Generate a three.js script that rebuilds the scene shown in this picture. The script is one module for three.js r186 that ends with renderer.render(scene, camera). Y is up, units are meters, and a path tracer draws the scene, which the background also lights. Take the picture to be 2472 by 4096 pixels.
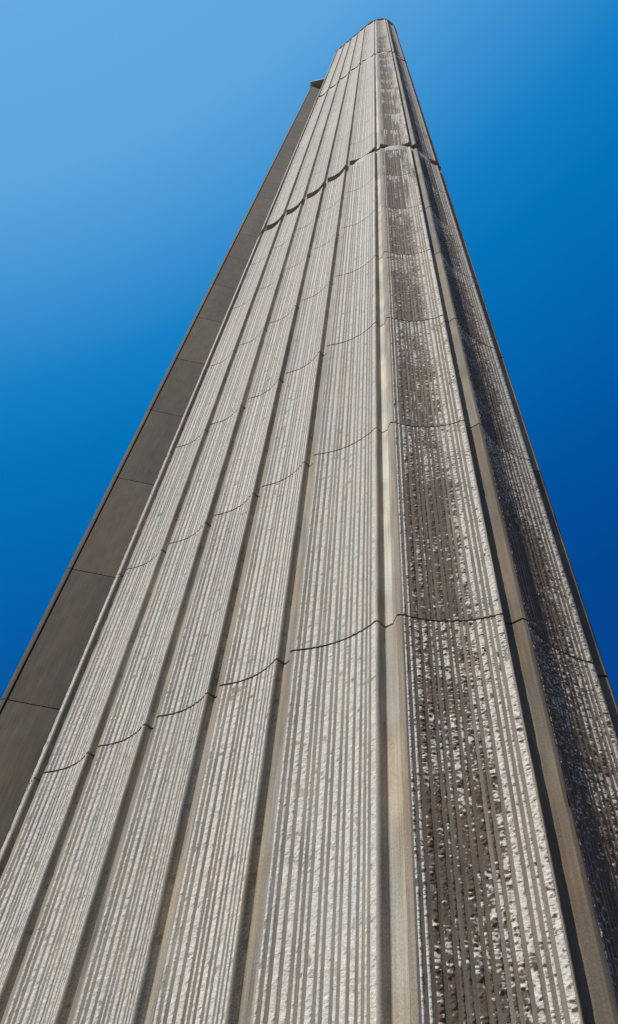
import * as THREE from 'three';
import { mergeGeometries } from 'three/addons/utils/BufferGeometryUtils.js';

// ------------------------------------------------------------------ camera, sky, sun, exposure
const U = 5.25;                       // metres per plan unit (height of the first joint above the eye)
const EYE = 1.6;
const scene = new THREE.Scene();
const camera = new THREE.PerspectiveCamera(66.731, 618 / 1024, 0.1, 1500);
camera.position.set(0, EYE, 0);
{
  const m = new THREE.Matrix4().makeBasis(
    new THREE.Vector3(0.99314207, 0.06780008, 0.09524694),
    new THREE.Vector3(-0.11691377, 0.57593821, 0.80908983),
    new THREE.Vector3(0, -0.81467683, 0.57991522));
  camera.quaternion.setFromRotationMatrix(m);
}
camera.updateMatrixWorld();

const renderer = new THREE.WebGLRenderer({ antialias: true });
renderer.setSize(618, 1024);
renderer.toneMapping = THREE.LinearToneMapping;
const EXPOSURE = 1.5;
renderer.toneMappingExposure = EXPOSURE;
renderer.shadowMap.enabled = true;

const rad = THREE.MathUtils.degToRad;
const sunAz = rad(-47), sunEl = rad(48);
const sunDir = new THREE.Vector3(Math.sin(sunAz) * Math.cos(sunEl), Math.sin(sunEl), Math.cos(sunAz) * Math.cos(sunEl));

// clear blue air: pale round the sun, deep blue away from it, paler again in the thick air near the horizon
const lerpTable = (t, x) => {
  if (x <= t[0][0]) return t[0].slice(1);
  for (let i = 1; i < t.length; i++) if (x <= t[i][0]) {
    const a = t[i - 1], b = t[i], f = (x - a[0]) / (b[0] - a[0]);
    return [1, 2, 3].map(k => a[k] + (b[k] - a[k]) * f);
  }
  return t[t.length - 1].slice(1);
};
const skyTable = [[0, .42, .66, .98], [18, .22, .50, .85], [30, .14, .415, .775], [36, .122, .395, .757], [42, .11, .378, .738], [49, .048, .286, .64], [54.5, .008, .215, .566],
  [60, .001, .168, .49], [68.3, .0005, .124, .414], [75, .0005, .087, .343], [83, .0005, .061, .288], [100, .001, .05, .26], [180, .004, .06, .27]];
{
  const w = 512, h = 256, data = new Float32Array(w * h * 4), d = new THREE.Vector3();
  for (let j = 0; j < h; j++) for (let i = 0; i < w; i++) {
    const phi = ((i + .5) / w - .5) * 2 * Math.PI, th = ((j + .5) / h - .5) * Math.PI;
    d.set(Math.cos(th) * Math.cos(phi), Math.sin(th), Math.cos(th) * Math.sin(phi));
    const g = Math.acos(THREE.MathUtils.clamp(d.dot(sunDir), -1, 1)) * 180 / Math.PI;
    let c = lerpTable(skyTable, g);
    const haze = Math.exp(-Math.max(0, th) / rad(7)) * .6;
    const pale = [.42, .53, .66];
    c = c.map((v, k) => (v + (pale[k] - v) * haze) / EXPOSURE);
    data.set([c[0], c[1], c[2], 1], (j * w + i) * 4);
  }
  const t = new THREE.DataTexture(data, w, h, THREE.RGBAFormat, THREE.FloatType);
  t.mapping = THREE.EquirectangularReflectionMapping; t.magFilter = THREE.LinearFilter; t.minFilter = THREE.LinearFilter;
  t.needsUpdate = true;
  scene.background = t; scene.environment = t;
}
const sun = new THREE.DirectionalLight(new THREE.Color(1, .92, .795), 3.35);
sun.position.copy(sunDir).multiplyScalar(220); sun.position.z -= 8;
sun.target.position.set(0, 45, -8); sun.position.add(new THREE.Vector3(0, 45, 0));
sun.castShadow = true;
sun.shadow.mapSize.set(4096, 4096);
Object.assign(sun.shadow.camera, { left: -60, right: 60, top: 60, bottom: -60, near: 10, far: 400 });
sun.shadow.radius = 1;
scene.add(sun, sun.target);

// ------------------------------------------------------------------ helpers
let seed = 20611;
const rnd = () => { seed = (seed * 1664525 + 1013904223) >>> 0; return seed / 4294967296; };
const hash3 = (x, y, z) => {
  let h = Math.imul(x, 374761393) ^ Math.imul(y, 668265263) ^ Math.imul(z, 2147483647 - 1640531527);
  h = Math.imul(h ^ (h >>> 13), 1274126177); h ^= h >>> 16;
  return (h >>> 0) / 4294967296;
};
function noise(x, y, z = 0) {            // value noise 0..1
  const xi = Math.floor(x), yi = Math.floor(y), zi = Math.floor(z);
  let fx = x - xi, fy = y - yi; fx = fx * fx * (3 - 2 * fx); fy = fy * fy * (3 - 2 * fy);
  const a = hash3(xi, yi, zi), b = hash3(xi + 1, yi, zi), c = hash3(xi, yi + 1, zi), d = hash3(xi + 1, yi + 1, zi);
  return a + (b - a) * fx + (c - a) * fy + (a - b - c + d) * fx * fy;
}
const fbm = (x, y, z, o = 3) => { let s = 0, a = .5, n = 0; for (let i = 0; i < o; i++) { s += a * noise(x, y, z + i * 17); n += a; a *= .55; x *= 2.03; y *= 2.03; } return s / n; };
const clamp = THREE.MathUtils.clamp, sstep = (a, b, x) => { const t = clamp((x - a) / (b - a), 0, 1); return t * t * (3 - 2 * t); };
const tnoise = (x, y, p, z) => {         // value noise that repeats every p cells
  const xi = Math.floor(x), yi = Math.floor(y); let fx = x - xi, fy = y - yi; fx = fx * fx * (3 - 2 * fx); fy = fy * fy * (3 - 2 * fy);
  const m = (v, q) => ((v % q) + q) % q, px = p[0], py = p[1];
  const a = hash3(m(xi, px), m(yi, py), z), b = hash3(m(xi + 1, px), m(yi, py), z), c = hash3(m(xi, px), m(yi + 1, py), z), d = hash3(m(xi + 1, px), m(yi + 1, py), z);
  return a + (b - a) * fx + (c - a) * fy + (a - b - c + d) * fx * fy;
};
function makeTexture(n, fn, srgb) {
  const data = new Uint8Array(n * n * 4);
  for (let j = 0; j < n; j++) for (let i = 0; i < n; i++) {
    const c = fn(i / n, j / n), k = (j * n + i) * 4;
    for (let q = 0; q < 3; q++) data[k + q] = clamp(Math.round(c[q] * 255), 0, 255);
    data[k + 3] = 255;
  }
  const t = new THREE.DataTexture(data, n, n, THREE.RGBAFormat);
  t.wrapS = t.wrapT = THREE.RepeatWrapping; t.magFilter = THREE.LinearFilter; t.minFilter = THREE.LinearMipmapLinearFilter; t.generateMipmaps = true;
  if (srgb) t.colorSpace = THREE.SRGBColorSpace;
  t.needsUpdate = true; return t;
}
// cast concrete skin: sand grain, blotches, faint rain streaks and pin holes (one tile = 2 m)
const skinTex = makeTexture(1024, (x, y) => {
  const big = tnoise(x * 5, y * 3, [5, 3], 1) * .6 + tnoise(x * 13, y * 9, [13, 9], 2) * .4;
  const streak = tnoise(x * 90, y * 3, [90, 3], 3) * .55 + tnoise(x * 220, y * 6, [220, 6], 4) * .45;
  const grain = tnoise(x * 340, y * 340, [340, 340], 5) * .5 + tnoise(x * 512, y * 512, [512, 512], 6) * .5;
  const hole = tnoise(x * 150, y * 150, [150, 150], 8) > .965 ? -.22 : 0;
  const warm = (tnoise(x * 7, y * 4, [7, 4], 9) - .5) * .05 + (tnoise(x * 60, y * 2, [60, 2], 10) - .5) * .05;
  const v = .80 + (big - .5) * .22 + (streak - .5) * .18 + (grain - .5) * .22 + hole;
  return [v + warm, v, v - warm * 1.3];
}, true);
const skinBump = makeTexture(512, (x, y) => {
  const g = tnoise(x * 256, y * 256, [256, 256], 21) * .6 + tnoise(x * 120, y * 120, [120, 120], 22) * .4;
  return [g, g, g];
});
// broken aggregate: finer than the modelled chips (one tile = 0.6 m)
const stoneBump = makeTexture(512, (x, y) => {
  const g = tnoise(x * 40, y * 60, [40, 60], 31) * .45 + tnoise(x * 100, y * 130, [100, 130], 32) * .35 + tnoise(x * 240, y * 240, [240, 240], 33) * .2;
  return [g, g, g];
});
const stoneTex = makeTexture(512, (x, y) => {
  const g = tnoise(x * 110, y * 130, [110, 130], 41) * .5 + tnoise(x * 250, y * 250, [250, 250], 42) * .5;
  const w = (tnoise(x * 50, y * 50, [50, 50], 43) - .5) * .06;
  const v = .84 + (g - .5) * .26; return [v + w, v, v - w];
}, true);

const skinMat = new THREE.MeshStandardMaterial({ map: skinTex, bumpMap: skinBump, bumpScale: .0015, roughness: .82, vertexColors: true });
const stoneMat = new THREE.MeshStandardMaterial({ map: stoneTex, bumpMap: stoneBump, bumpScale: .004, roughness: .95, vertexColors: true });
const shaftMat = new THREE.MeshStandardMaterial({ map: skinTex, bumpMap: skinBump, bumpScale: .0015, roughness: .9, vertexColors: true });
const metalMat = new THREE.MeshStandardMaterial({ color: new THREE.Color(.30, .34, .36), roughness: .5, metalness: .6 });

class Builder {
  constructor() { this.p = []; this.n = []; this.c = []; this.u = []; this.i = []; }
  v(x, y, z, nx, ny, nz, c, u, w) { this.p.push(x, y, z); this.n.push(nx, ny, nz); this.c.push(c[0], c[1], c[2]); this.u.push(u, w); return this.p.length / 3 - 1; }
  quad(a, b, c, d) { this.i.push(a, b, c, a, c, d); }
  geo(autoNormals) {
    const g = new THREE.BufferGeometry();
    g.setAttribute('position', new THREE.Float32BufferAttribute(this.p, 3));
    g.setAttribute('color', new THREE.Float32BufferAttribute(this.c, 3));
    g.setAttribute('uv', new THREE.Float32BufferAttribute(this.u, 2));
    g.setIndex(this.i);
    if (autoNormals) g.computeVertexNormals(); else g.setAttribute('normal', new THREE.Float32BufferAttribute(this.n, 3));
    return g;
  }
}
function mesh(name, geo, mat, parent) {
  const m = new THREE.Mesh(geo, mat); m.name = name; m.castShadow = m.receiveShadow = true; parent.add(m); return m;
}
const Y = h => EYE + h * U;

// ------------------------------------------------------------------ tower plan (metres; x to the right, y away from the eye)
const V = (x, y) => ({ x, y });
const sub = (a, b) => V(a.x - b.x, a.y - b.y), add = (a, b, k = 1) => V(a.x + b.x * k, a.y + b.y * k), len = a => Math.hypot(a.x, a.y);
const unit = a => { const l = len(a); return V(a.x / l, a.y / l); };
const outward = t => V(t.y, -t.x);
const P = (x, y) => V(x * U, y * U);
const bays = [
  { id: 'F1', L: P(-.6207, 1.5847), R: P(-.5237, 1.4973), s: .078, from: .775 },
  { id: 'F2', L: P(-.4981, 1.4752), R: P(-.3996, 1.3882), s: .078 },
  { id: 'F3', L: P(-.3735, 1.3627), R: P(-.2778, 1.2753), s: .078 },
  { id: 'F4', L: P(-.2492, 1.2474), R: P(-.1533, 1.1601), s: .078 },
  { id: 'F5', L: P(-.1267, 1.1353), R: P(-.0278, 1.0462), s: .078 },
  { id: 'F6', L: P(-.0008, 1.0215), R: P(.1396, .9238), s: .088 },
  { id: 'A', L: P(.1769, .9037), R: P(.3490, .8746), s: .094 },
  { id: 'B', L: P(.3894, .8815), R: P(.5334, .9663), s: .094 },
  { id: 'C', L: P(.5690, .9975), R: P(.640, 1.155), s: .094 },
  { id: 'D', L: P(.6435, 1.198), R: P(.597, 1.362), s: .094 },
  { id: 'E', L: P(.568, 1.395), R: P(.457, 1.524), s: .088, last: true },
];
const stripsWide = [.063, .115, .190, .270, .320, .375, .458, .510, .590, .646, .724, .800, .855, .905];
const stripsSlim = [.078, .145, .240, .345, .410, .480, .585, .655, .760, .830, .915];
bays.forEach((b, i) => {
  const c = sub(b.R, b.L); b.w = len(c); b.t = unit(c); b.n = outward(b.t);
  b.rad = (b.w * b.w / 4 + b.s * b.s) / (2 * b.s);
  b.from = b.from || 0; b.index = i;
  b.wide = b.w > .8; b.strips = b.wide ? stripsWide : stripsSlim;
  b.stripW = .028 / b.w;
  const mid = add(add(b.L, b.t, b.w / 2), b.n, b.rad - b.s);
  b.at = u => {                                       // point and outward normal on the flute
    const q = (u - .5) * b.w, dep = Math.sqrt(b.rad * b.rad - q * q) - (b.rad - b.s);
    const p = add(add(b.L, b.t, u * b.w), b.n, -dep);
    return { p, n: unit(sub(mid, p)) };
  };
});
const INSET = .17;                                     // depth of the core wall behind the arrises
// profile of one precast panel: flute skin, right arris, channel up to the next arris
bays.forEach((b, i) => {
  const pts = []; const put = (p, tag, back) => pts.push({ p, tag, back });
  const bk = u => add(add(b.L, b.t, u * b.w), b.n, -INSET);
  const edges = [b.from];
  for (const s of b.strips) { edges.push(s - b.stripW / 2, s + b.stripW / 2); }
  edges.push(.972);
  for (let e = 0; e < edges.length; e++) {
    const u = edges[e]; if (u < b.from) continue;
    const strip = e > 0 && e < edges.length - 1 ? Math.floor((e - 1) / 2) : -1;
    if (e === 0 && b.from === 0) { put(b.at(.012).p, 'edge', bk(.012)); put(b.at(.03).p, 'edge', bk(.03)); continue; }
    put(b.at(u).p, strip >= 0 ? 's' + strip : 'edge', bk(u));
  }
  put(b.at(.985).p, 'edge', bk(.985));
  const nb = bays[i + 1];
  if (nb) {
    const R = b.R, L = nb.L, c = sub(L, R), w = len(c), t = unit(c), n = outward(t);
    const bq = k => add(add(R, t, k * w), n, -INSET + .002);
    const loc = (k, d) => add(add(R, t, k * w), n, -d);
    const A0 = b.at(.985).p;
    const q = (a, m, z, f) => V((1 - f) ** 2 * a.x + 2 * f * (1 - f) * m.x + f * f * z.x, (1 - f) ** 2 * a.y + 2 * f * (1 - f) * m.y + f * f * z.y);
    const lean = b.index < 5 ? .45 : b.index === 5 ? 1.3 : 1;
    const w0 = loc(.055 * (.4 + .6 * lean), .034);                        // rounded right arris
    for (const f of [.2, .4, .6, .8, 1]) put(q(A0, loc(.015, 0), w0, f), 'arris', bq(.01 + .045 * f));
    const w1 = loc(.115 * lean, .094), f0 = loc(.10 + .08 * lean, .107);
    put(w1, 'chan', bq(.115));
    put(q(w1, loc(.125 * lean, .106), f0, .5), 'chan', bq(.15)); put(f0, 'chan', bq(.18));
    const f1 = loc(.53, .090), r0 = loc(.575, .078);
    put(f1, 'floor', bq(.53)); put(q(f1, loc(.55, .089), r0, .5), 'floor', bq(.555)); put(r0, 'floor', bq(.575));
    const r1 = loc(.80, .016), r2 = loc(.87, .001), A1 = nb.at(.012).p;
    put(r1, 'right', bq(.80));
    for (const f of [.33, .67, 1]) put(q(r1, loc(.83, .003), r2, f), 'larris', bq(.80 + .07 * f));
    put(A1, 'larris', add(add(nb.L, nb.t, .012 * nb.w), nb.n, -INSET));
  }
  let s = 0; pts.forEach((o, k) => { if (k) s += len(sub(o.p, pts[k - 1].p)); o.s = s; });
  b.profile = pts;
});

// storey joints
const PITCH = .688;
const rows = [];
for (let k = -2; k <= 24; k++) {
  let a = 1 + PITCH * k, z = a + PITCH;
  if (k === -2) a = -.305;
  if (k === 6) a = 5.262;
  if (k === 14) z = 11.25;
  if (k === 15) a = 11.392;
  if (k === 24) z = 18.05;
  rows.push({ k, y0: Y(a) + (k >= 2 ? .017 : .012), y1: Y(z) - (k >= 1 ? .017 : .012) });
}

const tintSkin = [.335, .295, .245];
const mul = (c, k) => [c[0] * k, c[1] * k, c[2] * k];
const mixc = (a, b, f) => [a[0] + (b[0] - a[0]) * f, a[1] + (b[1] - a[1]) * f, a[2] + (b[2] - a[2]) * f];

const wear = (s, y, i) => .0035 * sstep(.55, .8, noise(s * 14 + i * 3, y * 9, 401)) + .009 * sstep(.84, .93, noise(s * 9 + i * 3, y * 5, 402));
function panelBody(b, row) {
  const B = new Builder(), pts = b.profile, ou = rnd() * 2, ov = rnd() * 2;
  const tone = .86 + rnd() * .26;
  const stained = b.id === 'A' || b.id === 'B';
  const stripTone = b.strips.map((u, i) => {
    const r = rnd();
    let c = mixc([.205, .165, .122], [.265, .245, .21], r);
    if (stained) c = mixc(c, [.12, .082, .048], (b.id === 'A' ? sstep(.07, .13, u) * (1 - sstep(.5, .75, u)) : sstep(.2, .35, u) * (1 - sstep(.6, .8, u))) * (.35 + .5 * rnd()));
    return c;
  });
  const grime = row.k <= 0 ? [.165, .128, .09] : [.235, .198, .152];   // the brown film on the ribs beside the stained panels
  const col = tag => {
    if (tag[0] === 's') return stripTone[+tag.slice(1)];
    let base = { edge: [.37, .34, .29], arris: [.33, .29, .235], chan: [.32, .28, .225], floor: [.35, .315, .26], right: [.35, .31, .25], larris: [.34, .295, .235] }[tag];
    if (b.id === 'F6') base = { floor: row.k < 0 ? [.44, .41, .355] : [.58, .56, .50], right: [.50, .455, .38], larris: [.33, .27, .20] }[tag] || base;
    if (stained) return mul({ edge: [.36, .33, .28], arris: grime, chan: grime, floor: grime, right: grime, larris: grime }[tag], tone);
    return mul(base, tone);
  };
  const NP = pts.length;
  const segN = []; for (let k = 0; k < NP - 1; k++) segN.push(outward(unit(sub(pts[k + 1].p, pts[k].p))));
  const nAt = (k, seg) => {                       // smooth where the turn is gentle
    const o = seg === k ? k - 1 : k; if (o < 0 || o >= NP - 1) return segN[seg];
    const a = segN[seg], c = segN[o]; if (a.x * c.x + a.y * c.y < .8) return a; return unit(V(a.x + c.x, a.y + c.y));
  };
  const { y0, y1 } = row;
  for (let k = 0; k < NP - 1; k++) {
    const a = pts[k], z = pts[k + 1], na = nAt(k, k), nz = nAt(k + 1, k);
    const tg = a.tag[0] === 's' && z.tag === a.tag ? a.tag : (a.tag[0] === 's' || z.tag[0] === 's') ? 'edge' : z.tag, c = col(tg);
    const ya = row.k >= -1 && row.k <= 2 ? 60 : row.k <= 6 ? 20 : 6; let prev = null;
    for (let j = 0; j <= ya; j++) {                 // worn arrises and blotchy weathering need rows
      const y = y0 + (y1 - y0) * j / ya;
      const vert = (o, n) => {
        const chip = /arris|right/.test(o.tag) ? wear(o.s, y, b.index) : 0;
        const w = .66 + .64 * fbm(o.s * 7 + b.index * 5, y * 1.3, 301, 3) * (.75 + .5 * noise(o.s * 60, y * .45 + b.index * 9, 305)) / .9;
        return B.v(o.p.x - n.x * chip, y, -(o.p.y - n.y * chip), n.x, 0, -n.y, mul(c, tg[0] === 's' ? .6 + .4 * w : w), (o.s + ou) / 2, (y + ov) / 2);
      };
      const cur = [vert(a, na), vert(z, nz)];
      if (prev) B.quad(prev[0], prev[1], cur[1], cur[0]);
      prev = cur;
    }
    for (const [y, ny] of [[y0, -1], [y1, 1]]) {    // joint faces running back to the core
      const A = B.v(a.p.x, y, -a.p.y, 0, ny, 0, c, a.s / 2, 0), Z = B.v(z.p.x, y, -z.p.y, 0, ny, 0, c, z.s / 2, 0);
      const ZB = B.v(z.back.x, y, -z.back.y, 0, ny, 0, c, z.s / 2, .08), AB = B.v(a.back.x, y, -a.back.y, 0, ny, 0, c, a.s / 2, .08);
      if (ny > 0) B.quad(A, Z, ZB, AB); else B.quad(A, AB, ZB, Z);
    }
  }
  const ends = b.from > 0 ? [0] : b.last ? [NP - 1] : [];
  for (const e of ends) {
    const a = pts[e], n = V(-b.t.x * (e ? -1 : 1), -b.t.y * (e ? -1 : 1)), c = col('edge');
    const q = [[a.back, y0], [a.p, y0], [a.p, y1], [a.back, y1]].map(([p, y], k) => B.v(p.x, y, -p.y, n.x, 0, -n.y, c, (k % 3 ? 0 : .1), y / 2));
    if (e) B.quad(q[1], q[0], q[3], q[2]); else B.quad(...q);
  }
  return B.geo();
}

const detail = k => k === -2 ? [.06, 2] : k === -1 ? [.0085, .0095] : k === 0 ? [.0105, .011] : k === 1 ? [.017, .014] : k === 2 ? [.023, .018] : k === 3 ? [.03, .02] : k <= 5 ? [.04, .025] : k <= 9 ? [.06, .03] : [.10, .04];
const flat = { F: [.73, .70, .645], warm: [.72, .67, .59], grey: [.62, .62, .605] };
function stoneBand(b, row, ua, ub, B, bi) {
  const { k, y0, y1 } = row; let [dv, du] = detail(k);
  if (b.index > 8) { dv = .15; du = 1; }
  if (k === -1 && (b.id === 'A' || b.id === 'B')) dv = .007;
  const wid = (ub - ua) * b.w, nu = Math.max(k > 9 ? 1 : 2, Math.round(wid / du)), nv = Math.max(2, Math.round((y1 - y0) / dv));
  const dirty = b.id === 'A' ? 1 : b.id === 'B' ? .95 : b.id === 'C' ? .8 : 0;
  const rough = dirty ? .95 : .6, zz = b.index * 13 + 5;
  const cols = [];
  cols.push([ua, -1]); for (let i = 0; i <= nu; i++) cols.push([ua + (ub - ua) * i / nu, i === 0 ? 2 : i === nu ? 3 : 1]); cols.push([ub, -1]);
  const stripeBand = hash3(bi, b.index, 77), first = B.p.length / 3, nc = cols.length;
  for (let j = 0; j <= nv; j++) {
    const y = y0 + (y1 - y0) * j / nv;
    for (let i = 0; i < nc; i++) {
      let [u, kind] = cols[i];
      const s = u * b.w + b.index * 3.1;
      if (kind === 2) u += (noise(s * 40, y * 60, zz) * .0018 - .0003) / b.w;
      if (kind === 3) u -= (noise(s * 40, y * 60, zz + 3) * .0018 - .0003) / b.w;
      let d;
      if (kind === -1) d = -.003;
      else {
        const chunk = fbm(s * 42, y * 46, zz, 2);                           // 2 cm lumps and finer
        const wob = noise(s * 30, y * 16, zz + 40) * 2.3 + noise(s * 75, y * 40, zz + 41) * .8;
        const L = y / .034 + wob + s * (dirty ? 3 : 12), saw = L - Math.floor(L);
        const lip = (1 - saw) * sstep(.42, .66, noise(s * 38, Math.floor(L) * .9, zz + 50)); // chips break off with a ledge under them
        d = .0004 + .007 * rough * (chunk * 1.6 - .35) + .011 * rough * lip;
        if (kind > 1) d *= .45;
        if (noise(s * 15, y * 12, zz + 60) > .9) d -= .006;                   // a stone that has come out
      }
      const { p, n } = b.at(u);
      // colour of the broken stone, then dirt
      let c = mixc(flat.F, flat.grey, sstep(.45, .8, noise(s * 26, y * 34, zz + 70)));
      c = mixc(c, flat.warm, sstep(.5, .85, noise(s * 14, y * 12, zz + 71)) * .7);
      c = mul(c, (.86 + .28 * noise(s * 48, y * 60, zz + 72)) * (.90 + .16 * hash3(b.index, k + 40, 91)));
      if (noise(s * 16, y * 11, zz + 73) > .93) c = mixc(c, [.30, .25, .19], .6);
      if (dirty) {
        const f = (y1 - y) / (y1 - y0);
        c = mixc(c, b.id === 'A' ? [.76, .69, .60] : [.52, .46, .39], b.id === 'A' ? .5 : .75);
        const zone = b.id === 'A' ? sstep(.10, .125, u) * (1 - sstep(.56, .84, u)) : b.id === 'B' ? sstep(-.02, .06, u) * (1 - sstep(.6, .9, u)) * 1.12 : .8;
        const grain = k <= 3 ? noise(s * 36, y * 95, zz + 80) * .55 + noise(s * 22, y * 56, zz + 81) * .4 + noise(s * 6, y * 3, zz + 82) * .35
          : k > 9 ? noise(s * 40, y * 3, zz + 80) * .4 + stripeBand * .45 + noise(s * 14, y * .3, zz + 82) * .4
          : noise(s * 30, y * 25, zz + 80) * .3 + stripeBand * .5 + noise(s * 12, y * .8, zz + 82) * .5;
        const p = zone * ((k < 0 ? .40 : .30) + (k < 0 ? .38 : .58) * sstep(.0, .6, f + .25 * (noise(s * 5, k * 3.7, zz + 90) - .5))) + .03, T = .64 + (.5 - p) * .5;
        const st = sstep(T - (k > 9 ? .16 : .03), T + (k > 9 ? .12 : .03), grain) * (k > 18 ? .45 : 1);
        c = mixc(c, mixc([.046, .022, .008], [.115, .062, .024], noise(s * 20, y * 20, zz + 83)), st * .93);
      }
      B.v(p.x + n.x * d, y, -(p.y + n.y * d), 0, 0, 0, c, s / .6, y / .6);
    }
  }
  for (let j = 0; j < nv; j++) for (let i = 0; i < nc - 1; i++) {
    const a = first + j * nc + i; B.quad(a, a + 1, a + nc + 1, a + nc);
  }
}
const bandEdges = b => {
  const out = []; let prev = .03;
  for (const s of b.strips) { out.push([prev, s - b.stripW / 2]); prev = s + b.stripW / 2; }
  out.push([prev, .975]);
  return out.filter(e => e[1] > b.from).map(e => [Math.max(e[0], b.from + .001), e[1]]).filter(e => (e[1] - e[0]) * b.w > .006);
};

// ------------------------------------------------------------------ tower
const tower = new THREE.Group(); tower.name = 'ribbed_tower'; scene.add(tower);
tower.userData = { label: 'tall fluted concrete tower with ribbed stone facing rising against the sky', category: 'tower' };
for (const b of bays) for (const row of rows) {
  const panel = mesh('facade_panel', panelBody(b, row), skinMat, tower);
  const near = row.k >= -1 && row.k <= 1 && b.index <= 8 && (row.k < 1 || (b.index > 2 && b.index < 8));
  const one = new Builder();
  bandEdges(b).forEach((e, bi) => {
    const B = near ? new Builder() : one;
    stoneBand(b, row, e[0], e[1], B, bi);
    if (near) mesh('stone_band', B.geo(true), stoneMat, panel);
  });
  if (!near) mesh('stone_facing', one.geo(true), stoneMat, panel);
}
// core wall behind the panels, closed round the back
const ring = [];
for (const b of bays) {
  const bk = (u, d) => add(add(b.L, b.t, u * b.w), b.n, -d);
  if (b.from) ring.push(bk(b.from + .01, INSET)); else ring.push(bk(0, INSET));
  if (b.wide) for (const u of [.2, .4, .6, .8]) ring.push(bk(u, INSET - .12 * u * (1 - u)));
  ring.push(bk(1, INSET));
}
const backA = P(-.10, 2.03), backB = P(-.20, 1.93);
ring.push(backA, backB);
const bandRing = [];
for (const b of bays) {
  const bk = (u, d) => add(add(b.L, b.t, u * b.w), b.n, -d);
  bandRing.push(bk(b.from ? b.from + .02 : 0, b.wide ? .16 : .55));
  if (b.wide) for (const u of [.2, .4, .6, .8]) bandRing.push(bk(u, .16 - (b.id === 'A' ? .31 : b.id === 'F6' ? .24 : .28) * u * (1 - u)));
  bandRing.push(bk(1, b.wide ? .16 : .55));
}
function slab(pts, y0, y1, name, mat, parent, tone = .42) {
  const sh = new THREE.Shape(pts.map(p => new THREE.Vector2(p.x, p.y)));
  const g = new THREE.ExtrudeGeometry(sh, { depth: y1 - y0 - .03, bevelEnabled: true, bevelThickness: .015, bevelSize: .012, bevelSegments: 1 });
  g.rotateX(-Math.PI / 2); g.translate(0, y0 + .015, 0);
  const n = g.attributes.position.count; g.setAttribute('color', new THREE.Float32BufferAttribute(new Float32Array(n * 3).fill(tone), 3));
  return mesh(name, g, mat, parent);
}
{
  const out = [];
  for (const b of bays) {
    const bk = u => add(add(b.L, b.t, u * b.w), b.n, .03 + (b.wide ? .16 * u * (1 - u) : 0));
    if (b.from) { out.push(bk(b.from - .02), bk(1)); continue; }
    for (const u of b.wide ? [0, .25, .5, .75, 1] : [0, 1]) out.push(bk(u));
  }
  out.push(add(backA, V(.05, .05)), add(backB, V(-.05, .02)));
  const y = Y(18.05);
  const rowAt = k => rows.find(r => r.k === k);
  for (const [lo, hi] of [[-.02, rowAt(5).y1], [rowAt(6).y0, rowAt(14).y1], [rowAt(15).y0, y]]) slab(ring, lo + .001, hi - .001, 'core_wall', skinMat, tower, .46);
  for (const k of [5, 14]) {                           // smooth set-back band in each open recess
    const lo = rows.find(r => r.k === k).y1 + .003, hi = rows.find(r => r.k === k + 1).y0 - .008;
    slab([...bandRing, add(backA, V(-.05, -.05)), add(backB, V(.05, -.02))], lo, hi, 'recess_band', skinMat, tower, .46);
  }
  const cop = slab(out, y + .002, y + .27, 'roof_coping', skinMat, tower);
  cop.userData.label = 'pale thin roof coping';
}
{
  const g = new THREE.CylinderGeometry(.012, .03, 1.5, 8); g.translate(-.05 * U, Y(18.05) + 1.0, -1.1 * U);
  mesh('lightning_rod', g, metalMat, tower);
}

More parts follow.
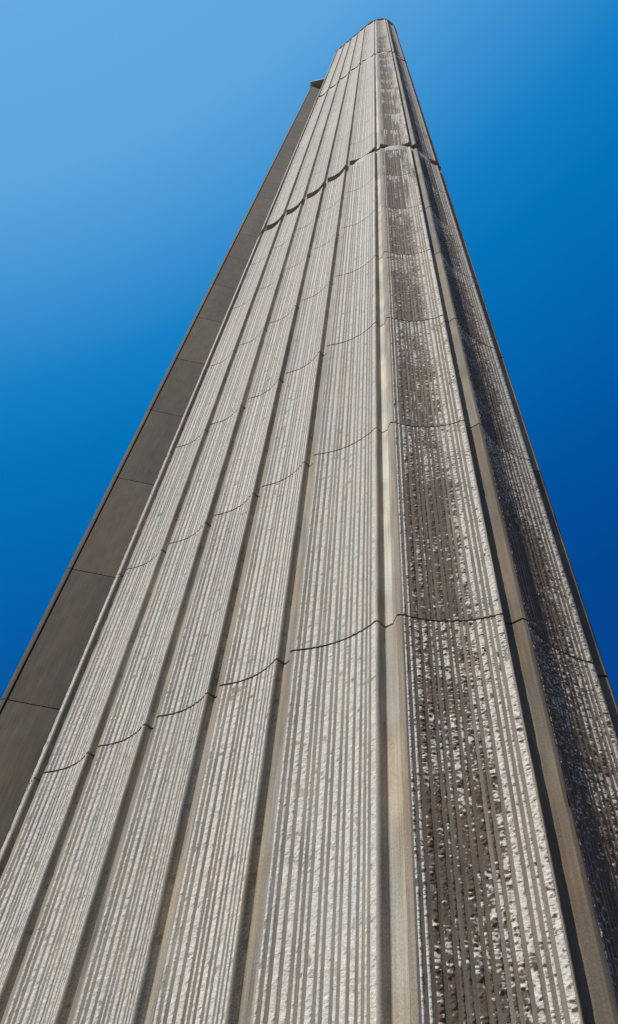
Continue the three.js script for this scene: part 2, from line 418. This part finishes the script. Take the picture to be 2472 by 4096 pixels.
// ------------------------------------------------------------------ smooth concrete shaft behind the left end of the tower
const shaft = new THREE.Group(); shaft.name = 'concrete_shaft'; scene.add(shaft);
shaft.userData = { label: 'smooth brown-grey concrete shaft standing behind the left edge of the ribbed tower', category: 'shaft' };
{
  const edge = P(-.953, 2.107), t = V(Math.cos(rad(6)), Math.sin(rad(6))), n = outward(t), inw = V(-n.x, -n.y);
  const at = (a, d) => add(add(edge, t, a), inw, d);
  const top = 17.55, rN = .10, c0 = [.112, .092, .069];
  const hs = [-.305]; for (let k = -1; 1 + PITCH * k < top; k++) hs.push(1 + PITCH * k); hs.push(top);
  for (let r = 0; r < hs.length - 1; r++) {
    const y0 = Y(hs[r]) + .004, y1 = Y(hs[r + 1]) - .004, tone = mul(c0, .88 + rnd() * .24), ou = rnd() * 2, ov = rnd() * 2;
    const prism = (name, prof, closedBack) => {
      const B = new Builder(); let s = 0; const N = prof.length;
      for (let k = 0; k < N - 1; k++) {
        const a = prof[k], z = prof[k + 1], na = outward(unit(sub(prof[Math.min(k + 1, N - 1)], prof[Math.max(k - 1, 0)]))), nz = outward(unit(sub(prof[Math.min(k + 2, N - 1)], prof[k])));
        const nf = outward(unit(sub(z, a))), sm = closedBack, A = sm ? na : nf, Z = sm ? nz : nf, l = len(sub(z, a));
        const ba = .008;                                // small arris at top and bottom
        const lv = [[y0, .006], [y0 + ba, 0], [y1 - ba, 0], [y1, .006]];
        for (let q = 0; q < 3; q++) {
          const [ya, da] = lv[q], [yb, db] = lv[q + 1], ny = q === 0 ? -.6 : q === 2 ? .6 : 0;
          const P4 = [[a, ya, da, A, s], [z, ya, da, Z, s + l], [z, yb, db, Z, s + l], [a, yb, db, A, s]].map(([p, y, d, m, u]) => B.v(p.x - m.x * d, y, -(p.y - m.y * d), m.x, ny, -m.y, tone, (u + ou) / 2, (y + ov) / 2));
          B.quad(...P4);
        }
        s += l;
      }
      // flat ends
      for (const [y, ny] of [[y0, -1], [y1, 1]]) {
        const f = prof.map(p => B.v(p.x, y, -p.y, 0, ny, 0, tone, p.x / 2, p.y / 2));
        for (let k = 1; k < N - 1; k++) ny > 0 ? B.i.push(f[0], f[k], f[k + 1]) : B.i.push(f[0], f[k + 1], f[k]);
      }
      return mesh(name, B.geo(), shaftMat, shaft);
    };
    // rounded corner piece
    const nose = []; nose.push(at(.0, 1.6));
    for (let a = 0; a <= 8; a++) { const f = a / 8 * Math.PI / 2; nose.push(at(rN - rN * Math.cos(f), rN - rN * Math.sin(f))); }
    nose.push(at(.125, 0), at(.125, .2));
    prism('corner_piece', nose, true);
    prism('wall_panel', [at(.143, .2), at(.143, .012), at(2.35, .012), at(2.35, .2)], false);
    prism('wall_panel', [at(2.362, .2), at(2.362, .012), at(4.4, .012), at(4.4, .2)], false);
  }
  const B = new Builder(), pts = [at(.06, 1.6), at(.06, .06), at(4.4, .06), at(4.4, 1.6)];
  for (let k = 0; k < 4; k++) {
    const a = pts[k], z = pts[(k + 1) % 4], m = outward(unit(sub(z, a)));
    B.quad(...[[a, 0], [z, 0], [z, Y(top)], [a, Y(top)]].map(([p, y], q) => B.v(p.x, y, -p.y, m.x, 0, -m.y, mul(c0, .9), q % 3 ? 1 : 0, y / 2)));
  }
  mesh('core_wall', B.geo(), shaftMat, shaft);
  const roof = [P(-.967, 2.045), P(-.50, 1.905), P(-.30, 2.10), P(-.10, 2.2), P(-.15, 2.46), P(-.99, 2.44)];
  const rf = slab(roof, Y(top) + .004, Y(top) + .26, 'roof_cap', metalMat, shaft);
  rf.userData.label = 'overhanging grey metal roof cap';
}

// ------------------------------------------------------------------ ground
{
  const tex = makeTexture(256, (x, y) => {
    const v = .74 + (tnoise(x * 6, y * 6, [6, 6], 51) - .5) * .1 + (tnoise(x * 90, y * 90, [90, 90], 52) - .5) * .12;
    return [v, v * .95, v * .87];
  }, true);
  tex.repeat.set(200, 200);
  const g = new THREE.PlaneGeometry(1200, 1200); g.rotateX(-Math.PI / 2);
  const ground = mesh('plaza_paving', g, new THREE.MeshStandardMaterial({ map: tex, color: new THREE.Color(.42, .32, .21), roughness: .95 }), scene);
  ground.userData = { kind: 'structure', label: 'warm brown-grey stone paving of the plaza round the tower', category: 'paving' };
}

renderer.render(scene, camera);
